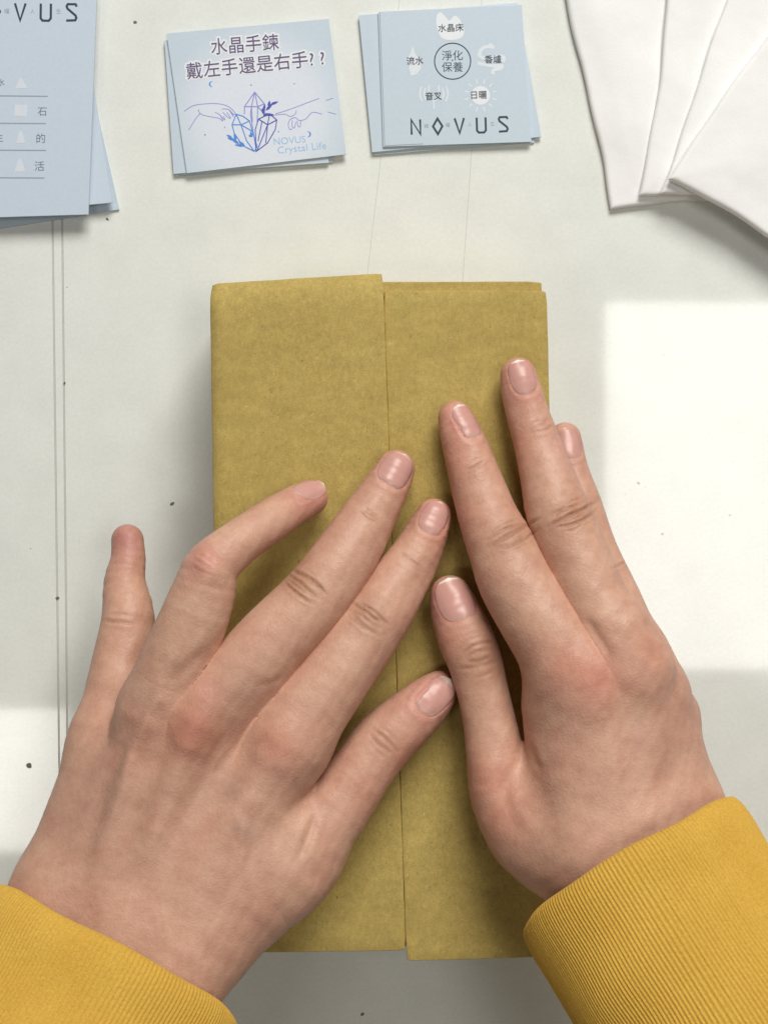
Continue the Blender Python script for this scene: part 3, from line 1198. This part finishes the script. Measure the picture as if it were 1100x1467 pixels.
def arc(cx, cy, ax, ay, half, off, bow, n=7):
    """a wrinkle across the finger: centre, finger direction, half width, shift along the finger, bow (px)"""
    L = math.hypot(ax, ay); ax, ay = ax / L, ay / L
    nx, ny = -ay, ax
    pts = []
    for t in np.linspace(-1, 1, n):
        o = off + bow * (1 - t * t) + random.uniform(-.8, .8)
        pts.append((cx + nx * half * t + ax * o, cy + ny * half * t + ay * o))
    return pts


def cluster(cx, cy, ax, ay, half, rows):
    """rows of (shift along the finger, width factor, bow, depth mm, width px)"""
    L = math.hypot(ax, ay)
    out = []
    for off, w, bow, dep, wd in rows:
        q = random.uniform(-.16, .16) * half
        out.append((arc(cx - ay / L * q, cy + ax / L * q, ax + random.uniform(-.09, .09), ay + random.uniform(-.09, .09), half * w * random.uniform(.65, 1.12),
                        off + random.uniform(-2.2, 2.2), bow * random.uniform(.4, 1.5)), dep * random.uniform(.5, 1.3), wd * random.uniform(.8, 1.1)))
    return out


PIP_ROWS = [(-15, 0.5, -2.4, 0.18, 2.0), (-9, 0.85, -3.6, 0.37, 2.3), (-4, 0.6, -1.8, 0.28, 2.0), (1, 1.0, 1.2, 0.51, 2.5), (6, 0.5, 2.4, 0.28, 2.0), (9, 0.85, 3.6, 0.39, 2.3), (15, 0.6, 3.0, 0.18, 2.0), (20, 0.45, 2.4, 0.11, 1.8)]
DIP_ROWS = [(-4, .8, -2, .2, 2.0), (0, .9, 0, .36, 2.2), (5, .7, 2, .18, 2.0)]


def make_hand(hand, creases, ridges, blobs, nails, parent):
    a, b = hand_shell(hand, 0), hand_shell(hand, 1)
    v = np.concatenate([a[0], b[0]])
    faces = np.concatenate([a[1], b[1] + len(a[0])])
    g, gm = np.concatenate([a[2], b[2]]), np.concatenate([a[3], b[3]])
    nv = len(v)
    px = to_px(v)
    up = np.clip((g[:, 2] - 0.05) / 0.5, 0, 1) * np.clip((gm - 0.72) / 0.22, 0, 1)
    disp = np.zeros(nv)
    for pts, dep, wd in creases:
        ix, d, t = poly_dist(px, pts, wd * 5)
        fade = np.clip(np.minimum(t, 1 - t) * 5, 0, 1)
        disp[ix] -= dep * np.exp(-(d / wd) ** 2) * (0.25 + 0.75 * fade) * up[ix]
        disp[ix] += 0.35 * dep * np.exp(-((d - wd * 2.2) / (wd * 1.2)) ** 2) * fade * up[ix]
    for pts, amp, wd in ridges:
        ix, d, t = poly_dist(px, pts, wd * 3)
        fade = np.clip(np.minimum(t, 1 - t) * 3.5, 0, 1) if len(pts) > 2 else 1.0
        disp[ix] += amp * np.exp(-(d / wd) ** 2) * fade * up[ix]
    # low relief of the skin
    ns = sum(w * np.sin(v @ np.array(k) + f) for w, k, f in ((.5, (.31, .2, .17), 1), (.5, (-.22, .37, .1), 2), (.35, (.7, -.5, .4), .5), (.3, (.45, .85, -.3), 4), (.25, (-1.3, .9, .5), 3)))
    disp += 0.13 * ns * up
    # nail beds: sink a shallow seat with a soft fold round it
    for nl in nails:
        cx, cy, ax, ay, hl, hw = nl[:6]
        L = math.hypot(ax, ay); ax, ay = ax / L, ay / L
        u = ((px[:, 0] - cx) * ax + (px[:, 1] - cy) * ay) / hl
        w = (-(px[:, 0] - cx) * ay + (px[:, 1] - cy) * ax) / hw
        r = (np.abs(u) ** 3 + np.abs(w) ** 3) ** (1 / 3)
        edge = np.exp(-((r - 1.04) / 0.10) ** 2) * (u < 0.75)
        fold = np.exp(-((r - 1.28) / 0.14) ** 2) * (u < 0.35)
        disp += (-0.13 * edge + 0.12 * fold) * up
    v = v + g * disp[:, None]
    # skin tone, plus one patch of painted light on a ring finger
    base = np.array([0.585, 0.337, 0.240])
    col = np.tile(base, (nv, 1))
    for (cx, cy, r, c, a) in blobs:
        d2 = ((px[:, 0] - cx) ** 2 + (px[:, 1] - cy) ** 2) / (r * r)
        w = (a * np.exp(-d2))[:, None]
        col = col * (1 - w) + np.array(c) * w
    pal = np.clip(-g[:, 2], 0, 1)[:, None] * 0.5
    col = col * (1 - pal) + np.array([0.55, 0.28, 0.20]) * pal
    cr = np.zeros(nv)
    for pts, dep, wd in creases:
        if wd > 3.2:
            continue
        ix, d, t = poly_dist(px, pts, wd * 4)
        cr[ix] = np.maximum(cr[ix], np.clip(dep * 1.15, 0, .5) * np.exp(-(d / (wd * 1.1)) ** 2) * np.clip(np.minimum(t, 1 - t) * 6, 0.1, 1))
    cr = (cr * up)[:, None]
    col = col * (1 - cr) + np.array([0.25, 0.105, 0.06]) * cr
    me = bpy.data.meshes.new('hand')
    me.vertices.add(nv); me.vertices.foreach_set('co', (v / 1000).ravel())
    me.loops.add(faces.size); me.loops.foreach_set('vertex_index', faces.ravel())
    me.polygons.add(len(faces)); me.polygons.foreach_set('loop_start', np.arange(0, faces.size, 4, dtype=np.int32))
    me.polygons.foreach_set('use_smooth', np.ones(len(faces), dtype=bool))
    me.update(calc_edges=True)
    me.materials.append(M_SKIN)
    o = bpy.data.objects.new('hand', me)
    COL.objects.link(o)
    o.parent = parent
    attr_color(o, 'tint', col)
    tree = BVHTree.FromPolygons([tuple(x) for x in v], [tuple(x) for x in faces])
    for nl in nails:
        make_nail(tree, nl, o)
    return o


def make_nail(tree, nl, parent):
    """curved plate on the finger end: px centre, px direction, half length, half width, roll (deg), free edge share, z hint"""
    cx, cy, ax, ay, hl, hw, roll, free = nl
    hit = None
    p0 = Vector(W(cx, cy, BOX_Z + 60))
    camp = Vector((0, 0, CAM_Z))
    dirv = (Vector(W(cx, cy, BOX_Z)) - camp).normalized()
    loc, nrm, _, _ = tree.ray_cast(camp, dirv)
    if loc is None:
        return
    s = scl(loc.z)
    a2 = Vector((ax, -ay, 0)).normalized()
    bk = tree.ray_cast(camp, (Vector(W(cx - ax / math.hypot(ax, ay) * hl * .8, cy - ay / math.hypot(ax, ay) * hl * .8, loc.z)) - camp).normalized())[0]
    A = (loc - bk).normalized() if bk is not None else a2
    A = (a2 + Vector((0, 0, max(-0.45, min(0.12, A.z))))).normalized()
    up = (Vector((0, 0, 1)) - A * A.z).normalized()
    up = Matrix.Rotation(math.radians(roll), 3, A) @ up
    S = A.cross(up)
    hlm, hwm = hl * s / max(0.6, math.hypot(A.x, A.y)), hw * s / max(0.55, abs(up.z))
    R = hwm * 1.25
    nu, nv = 22, 16
    vs, cols = [], []
    bed, white, moon_c = np.array([0.61, 0.32, 0.275]), np.array([0.84, 0.75, 0.64]), np.array([0.58, 0.35, 0.30])
    for lay in (0, 1):
        for i in range(nu + 1):
            u = -1 + 2 * i / nu
            if u < 0:
                wf = (1 - abs(u) ** 3.2) ** (1 / 2.4)
            else:
                wf = (1 - abs(u) ** 3.4) ** (1 / 2.2) * (1 - 0.08 * u)
            for j in range(nv + 1):
                w = -1 + 2 * j / nv
                x, y = u * hlm, w * wf * hwm
                plate = 0.1 - (R - math.sqrt(max(0.01, R * R - y * y))) - 0.09 * hlm * max(0, u) ** 2
                q0 = loc + A * x + S * y
                ht = tree.ray_cast(q0 + up * 6, -up)[0]
                hh = (ht - q0).dot(up) if ht is not None else -9
                edge_r = (abs(u) ** 3 + abs(w) ** 3) ** (1 / 3)
                if hh > plate + 0.9:
                    hh = plate
                hgt = max(hh, plate - 0.55) + 0.03 + 0.13 * max(0, 1 - edge_r ** 4) + (0.16 * max(0, (u - .7) / .3))
                p = q0 + up * (hgt - lay * 0.5)
                vs.append(tuple(p))
                rr = (abs(max(0, u)) ** 2.6 + (abs(w) * wf) ** 5 * .3) ** (1 / 2.6) if u > 0 else 0
                k = np.clip((rr - (1 - free)) / 0.035, 0, 1)
                c = bed * (1 - k) + white * k
                m = np.clip((-u - 0.62) / 0.2, 0, 1) * .6
                c = c * (1 - m) + moon_c * m
                cols.append(c)
    k = (nu + 1) * (nv + 1)
    fs = []
    for i in range(nu):
        for j in range(nv):
            a = i * (nv + 1) + j
            fs.append((a, a + 1, a + nv + 2, a + nv + 1))
            fs.append((k + a, k + a + nv + 1, k + a + nv + 2, k + a + 1))
    rim = [j for j in range(nv)] + [nv + i * (nv + 1) for i in range(nu)] + [nu * (nv + 1) + nv - j for j in range(nv)] + [(nu - i) * (nv + 1) for i in range(nu)]
    for a, b in zip(rim, rim[1:] + rim[:1]):
        fs.append((a, k + a, k + b, b))
    o = mesh_obj('fingernail', vs, fs, M_NAIL, parent, smooth=True)
    bm = bmesh.new(); bm.from_mesh(o.data); bmesh.ops.recalc_face_normals(bm, faces=bm.faces); bm.to_mesh(o.data); bm.free()
    attr_color(o, 'tint', np.array(cols))


person = empty('person', 'person in a mustard ribbed sweater pressing both hands on the kraft box', 'person')

RED = (0.58, 0.235, 0.165)
PINK = (0.63, 0.275, 0.225)
BROWN = (0.375, 0.185, 0.10)
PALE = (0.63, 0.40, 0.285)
DULL = (0.42, 0.255, 0.185)

# ---- the hand whose thumb points up and to the right in the picture
L_PINKY = [(150, 1066, 8, 46), (160, 1010, 4, 42), (172, 950, 0, 40), (184, 888, -4, 38), (179, 836, -8, 30), (184, 802, -10, 25), (183, 774, -12, 23)]
L_RING = [(222, 1012, 22, 49.4), (250, 950, 25, 50.5), (275, 895, 26.5, 49.4), (292, 848, 27, 45.3), (304, 812, 26.5, 39.1), (342, 778, 23, 33.0), (388, 746, 16, 30.9), (424, 723, 9.5, 27.8), (444, 713, 6.4, 25.8)]
L_MID = [(292, 1020, 23.5, 53), (346, 966, 24, 53), (393, 916, 22, 53), (456, 851, 18, 49.5), (499, 790, 13.5, 45.5), (531, 736, 9.2, 38), (553, 698, 7.2, 32.5), (567, 672, 5.9, 27.5)]
L_IDX = [(415, 1062, 22.5, 55), (454, 1003, 20.5, 55), (487, 955, 18, 53.5), (537, 888, 15, 48.5), (566, 842, 11, 43.5), (593, 800, 8, 36.5), (611, 763, 6.4, 30.5), (621, 739, 5.6, 25)]
L_THUMB = [(410, 1236, 19, 66), (478, 1160, 15, 51), (518, 1104, 12.5, 45), (551, 1061, 10, 44), (587, 1028, 8.4, 40), (614, 1003, 7.4, 34), (629, 988, 6.6, 27)]
L_PALM = [[(152, 1062, 10, 46), (85, 1280, 22, 62)], [(226, 1020, 20, 46), (135, 1290, 25, 60)], [(288, 1030, 23, 50), (190, 1315, 26, 62)],
          [(412, 1072, 21.5, 52), (262, 1320, 26, 66)], [(360, 1130, 18, 50), (225, 1320, 24, 60)],
          [(420, 1225, 16, 60), (345, 1288, 20, 78), (268, 1362, 25, 74)],
          [(85, 1280, 22, 60), (-10, 1470, 42, 54)], [(180, 1330, 26, 66), (95, 1510, 48, 58)], [(268, 1362, 25, 70), (185, 1535, 46, 58)]]
left = Hand([L_PINKY, L_RING, L_MID, L_IDX], L_THUMB, L_PALM, (455, 1150, 14, 0.65, 0.76), [(405, 1000, 18, 30), (285, 965, 20, 28), (195, 1000, 8, 26)])
cre = []
cre += cluster(432, 838, .6, -.8, 40, PIP_ROWS) + cluster(527, 884, .62, -.78, 38, PIP_ROWS)
cre += cluster(531, 738, .58, -.81, 24, DIP_ROWS) + cluster(592, 803, .55, -.83, 22, DIP_ROWS)
cre += cluster(551, 1066, .7, -.7, 34, [(-12, .6, -4, .2, 2.4), (-3, .8, -3, .34, 2.6), (6, .7, 3, .26, 2.4), (14, .5, 3, .18, 2.2)])
cre += cluster(172, 890, .1, -1, 26, [(0, .9, 0, .3, 2.2), (8, .6, 2, .14, 2)]) + cluster(292, 808, .5, -.85, 24, [(-8, .5, -2, .12, 2), (0, .7, 0, .16, 2), (8, .6, 2, .14, 2)])
cre += [([(330, 906), (290, 938), (255, 965), (225, 1000), (205, 1040)], .3, 8)]
cre += [([(404, 972), (388, 979), (372, 984)], .2, 5), ([(452, 1165), (440, 1205), (428, 1232)], .5, 6)]
rid = [([(245, 968), (215, 1020), (190, 1080), (165, 1160)], 0.77, 9), ([(300, 1000), (262, 1080), (228, 1180), (205, 1260)], 1.40, 20),
       ([(225, 1010), (185, 1090), (150, 1200), (130, 1270)], 0.84, 14), ([(405, 1060), (345, 1150), (290, 1240), (250, 1310)], 0.84, 22),
       ([(292, 1005), (270, 1062)], 0.84, 24), ([(408, 1050), (392, 1085)], 0.70, 28), ([(226, 985), (228, 1000)], 0.70, 18),
       ([(250, 1040), (205, 1120), (170, 1220)], -1.26, 18), ([(190, 1030), (150, 1130), (120, 1230)], -1.12, 16), ([(345, 1030), (315, 1110), (270, 1210)], -0.98, 24),
       ([(330, 1150), (350, 1190), (345, 1235), (365, 1275)], 0.49, 9), ([(295, 805), (305, 818)], 1.26, 18), ([(490, 1240), (440, 1295), (390, 1345)], 0.98, 20)]
blo = [(285, 1040, 40, RED, .75), (265, 1065, 30, RED, .5), (400, 1070, 34, RED, .6), (300, 985, 30, PINK, .3), (225, 985, 30, PALE, .4),
       (432, 836, 26, BROWN, .62), (528, 882, 24, BROWN, .62), (290, 806, 26, PINK, .6), (551, 1066, 30, BROWN, .25),
       (572, 672, 36, PINK, .7), (628, 735, 32, PINK, .7), (632, 770, 26, RED, .4), (450, 715, 32, PINK, .65), (181, 772, 34, (0.47, .20, .175), .85), (620, 1000, 44, PINK, .7), (590, 1080, 34, RED, .45),
       (150, 1130, 70, DULL, .55), (100, 1200, 70, DULL, .5), (290, 1120, 50, DULL, .4), (250, 1300, 60, PALE, .35), (400, 1190, 46, PALE, .35), (272, 895, 48, PALE, .6), (490, 950, 40, PALE, .25),  # the ring finger's PALE blob is light painted over its shaded slope
       (345, 890, 40, PALE, .2), (180, 1080, 40, RED, .2), (530, 1140, 40, RED, .3), (332, 1130, 20, (0.33, 0.24, 0.19), .35), (330, 1010, 50, DULL, .25), (350, 1190, 18, (0.34, 0.25, 0.2), .25)]
nai = [(569, 672, .52, -.85, 26, 21.5, 8, .10), (623, 741, .42, -.9, 25, 18.5, 8, .08), (443, 700, .9, -.42, 23, 14, -28, .10), (624, 995, .72, -.69, 32, 20, -14, .2)]
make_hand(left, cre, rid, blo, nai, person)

# ---- the other hand, fingers pointing up, its outer fingers over the box side
R_IDX = [(828, 975, 24, 62.8), (800, 930, 24, 59.7), (772, 888, 22, 56.6), (738, 832, 19, 53.6), (720, 788, 16, 49.4), (701, 746, 13, 43.3), (686, 702, 10, 39.1), (673, 661, 8, 35.0), (660, 622, 6.6, 29.9), (652, 599, 5.6, 24.7)]
R_MID = [(899, 952, 24.5, 55), (879, 905, 25, 54), (852, 865, 22, 50.5), (826, 800, 19, 48.4), (800, 738, 15, 46.4), (786, 690, 12, 40.2), (770, 637, 9, 34.0), (757, 598, 7.2, 30.9), (746, 558, 6.4, 28.8), (742, 538, 5.8, 25.8)]
R_RING = [(930, 990, 17, 46), (905, 925, 10, 42), (880, 860, 3, 38), (847, 790, -3, 37), (829, 725, -7, 33), (816, 675, -10, 27), (809, 628, -13, 23)]
R_PINKY = [(953, 1025, 6, 42), (918, 935, -8, 34), (876, 850, -19, 30), (848, 792, -24, 27), (838, 752, -25, 22)]
R_THUMB = [(755, 1192, 19, 54), (722, 1143, 16, 48), (711, 1092, 15, 43), (701, 1035, 13.5, 38), (690, 985, 12.5, 37), (679, 945, 11.5, 39), (666, 912, 10.5, 40), (653, 878, 9, 36), (645, 853, 8, 29)]
R_PALM = [[(832, 985, 24, 56), (852, 1205, 28, 66)], [(898, 968, 24, 54), (898, 1200, 28, 62)], [(930, 992, 17, 46), (940, 1185, 26, 58)], [(949, 1033, 11, 44), (979, 1150, 22, 52)],
          [(770, 1185, 18, 55), (802, 1225, 23, 64), (850, 1250, 28, 66)], [(803, 1015, 19, 55), (818, 1100, 19, 62), (850, 1180, 24, 62)],
          [(848, 1225, 28, 64), (965, 1420, 40, 56)], [(915, 1195, 28, 62), (1020, 1390, 40, 56)], [(970, 1165, 24, 54), (1070, 1350, 38, 50)]]
right = Hand([R_PINKY, R_RING, R_MID, R_IDX], R_THUMB, R_PALM, (760, 1085, 14, -0.45, 0.89), [(846, 905, 18, 28), (918, 930, 14, 26)])
cre = []
cre += cluster(733, 768, -.44, -.9, 44, PIP_ROWS) + cluster(818, 738, -.42, -.9, 38, PIP_ROWS)
cre += cluster(683, 668, -.42, -.9, 24, DIP_ROWS) + cluster(772, 612, -.35, -.93, 22, DIP_ROWS)
cre += cluster(688, 945, -.3, -.95, 33, [(-22, .5, -3, .16, 2.2), (-8, .85, -3, .42, 2.8), (-1, .9, -2, .38, 2.6), (8, .6, 3, .22, 2.2), (18, .8, 4, .34, 2.6), (30, .6, 3, .16, 2.2), (36, .6, 2, .14, 2.2)])
cre += cluster(888, 808, -.45, -.9, 18, [(0, .9, 0, .22, 2.2)])
cre += [([(838, 884), (855, 912), (878, 944)], .5, 7), ([(756, 1062), (764, 1088), (772, 1102)], .5, 5)]
rid = [([(845, 955), (856, 1000)], .5, 30), ([(930, 940), (938, 980)], .4, 26), ([(850, 985), (870, 1060), (880, 1150)], .7, 26), ([(935, 970), (935, 1060), (930, 1140)], .5, 22),
       ([(897, 970), (905, 1060), (905, 1130)], -.6, 22), ([(700, 1105), (697, 1130)], 1.2, 20), ([(722, 1095), (725, 1150), (750, 1200)], -.6, 12), ([(725, 1110), (745, 1170), (790, 1220)], .35, 16),
       ([(975, 1020), (990, 1080), (1000, 1130)], .4, 16)]
blo = [(850, 970, 42, RED, .75), (805, 950, 34, RED, .45), (935, 935, 34, RED, .4), (735, 768, 30, BROWN, .5), (822, 738, 24, BROWN, .65), (690, 945, 30, BROWN, .45), (688, 975, 24, BROWN, .25),
       (655, 600, 40, PINK, .75), (642, 665, 34, RED, .6), (660, 740, 30, RED, .5), (748, 545, 40, PINK, .7), (745, 640, 30, RED, .5), (815, 640, 36, (0.53, .25, .22), .6), (640, 860, 38, (0.50, .20, .18), .75),
       (640, 920, 26, RED, .5), (700, 1120, 36, RED, .55), (720, 1180, 40, RED, .35), (880, 1150, 70, PALE, .3), (980, 1080, 46, DULL, .45), (1000, 1030, 40, RED, .25), (795, 660, 30, PALE, .4), (850, 820, 40, PALE, .3),
       (770, 1230, 50, DULL, .4), (760, 860, 40, PALE, .25), (790, 1010, 34, DULL, .25), (930, 1020, 40, DULL, .25)]
nai = [(669, 602, -.42, -.9, 27, 16, 22, .14), (749, 539, -.25, -.97, 26, 17.5, 14, .14), (653, 857, -.33, -.94, 32, 25, 12, .16), (816, 634, -.3, -.95, 23, 14, 14, .07)]
make_hand(right, cre, rid, blo, nai, person)

# ------------------------------------------------------------------ knitted sleeve cuffs


def sleeve(mouth, axis_px, rise, half_w, half_h, length, ribs, seed, grow=0.0, folds=(), twist=0.0):
    """ribbed tube: mouth centre (px, z), direction of the arm away from the hand in px, rise = dz per mm"""
    c0 = Vector(W(mouth[0], mouth[1], BOX_Z + mouth[2]))
    a = Vector((axis_px[0], -axis_px[1], 0)).normalized()
    A = (a + Vector((0, 0, rise))).normalized()
    S = Vector((-a.y, a.x, 0))
    U = S.cross(A).normalized()
    if U.z < 0: U = -U
    nt = ribs * 6
    prof = [(0, -2.8, 14.0), (0, -2.8, 8.0), (0, -2.6, 4.0), (0, -2.2, 1.8), (0, -1.6, .6), (0, -.9, .1), (0, -.1, .1), (0, .6, .5), (0, 1.2, 1.3), (0, 1.65, 2.6), (0, 1.9, 4.4), (0, 1.95, 6.2)]
    rows = [(d, off) for _, off, d in prof]
    x = 6.2
    while x < length:
        x += 1.3 if x < 70 else 3.0
        rows.append((x, .6 + 1.35 * math.exp(-((x - 6.2) / 9) ** 2)))
    rs = np.random.default_rng(seed)
    th = np.linspace(0, 2 * math.pi, nt, endpoint=False)
    jit = np.repeat(rs.uniform(0.65, 1.25, ribs), 6)
    vs = []
    rib_prof = np.cos(th * ribs)
    rib_prof = np.sign(rib_prof) * np.abs(rib_prof) ** 0.6
    for ri, (d, off) in enumerate(rows):
        fade = min(1.0, max(0.3, (off + 1.4) / 1.9))
        tw = twist * d
        wv = 0.9 * math.sin(d * .16 + seed) * min(1, d / 20)
        aw = half_w + off + grow * d + wv * .4
        ah = half_h + off + grow * d * .8
        amp = 0.14 * fade * jit
        lw = np.zeros(nt)
        for (fd, fth, famp, fw, fa) in folds:
            dth = np.angle(np.exp(1j * (th - fth)))
            lw += famp * np.exp(-((d - fd - 6 * dth) / fw) ** 2 - (dth / fa) ** 2)
        lw += 0.6 * np.array([mnoise.noise(Vector((math.cos(t) * 1.4, math.sin(t) * 1.4, d * .035 + seed))) for t in th]) * min(1, d / 12 + .15)
        # the lip is not quite straight
        dl = d + (0.55 * np.sin(3 * th + seed) + .3 * np.sin(7 * th)) * max(0, 1 - d / 14)
        r1 = aw + rib_prof * amp + lw
        r2 = ah + rib_prof * amp + lw
        cs, sn = np.cos(th + tw), np.sin(th + tw)
        ce = np.sign(cs) * np.abs(cs) ** .92
        se = np.sign(sn) * np.abs(sn) ** .92
        P = np.array(c0)[None] + np.outer(dl, np.array(A)) + np.outer(ce * r1, np.array(S)) + np.outer(se * r2, np.array(U))
        vs.append(P)
    V = np.concatenate(vs)
    F = []
    i = np.arange(nt); j = (i + 1) % nt
    for r in range(len(rows) - 1):
        b = r * nt
        F.append(np.stack([b + i, b + nt + i, b + nt + j, b + j], 1))
    F = np.concatenate(F)
    o = mesh_obj('sleeve_cuff', V, F, M_KNIT, person, smooth=True)
    bm = bmesh.new(); bm.from_mesh(o.data); bmesh.ops.recalc_face_normals(bm, faces=bm.faces); bm.to_mesh(o.data); bm.free()
    return o


sleeve((168, 1366, 27), (-.49, .87), 0.46, 38.5, 28, 150, 196, 2, 0.03, folds=((26, 1.2, 1.2, 9, .9), (52, 1.9, 1.5, 12, .8)))
sleeve((898, 1236, 30), (.53, .85), 0.42, 34.0, 27, 150, 206, 5, 0.03, folds=((30, 2.2, 1.5, 9, .8), (48, 1.2, 1.4, 12, .9)))
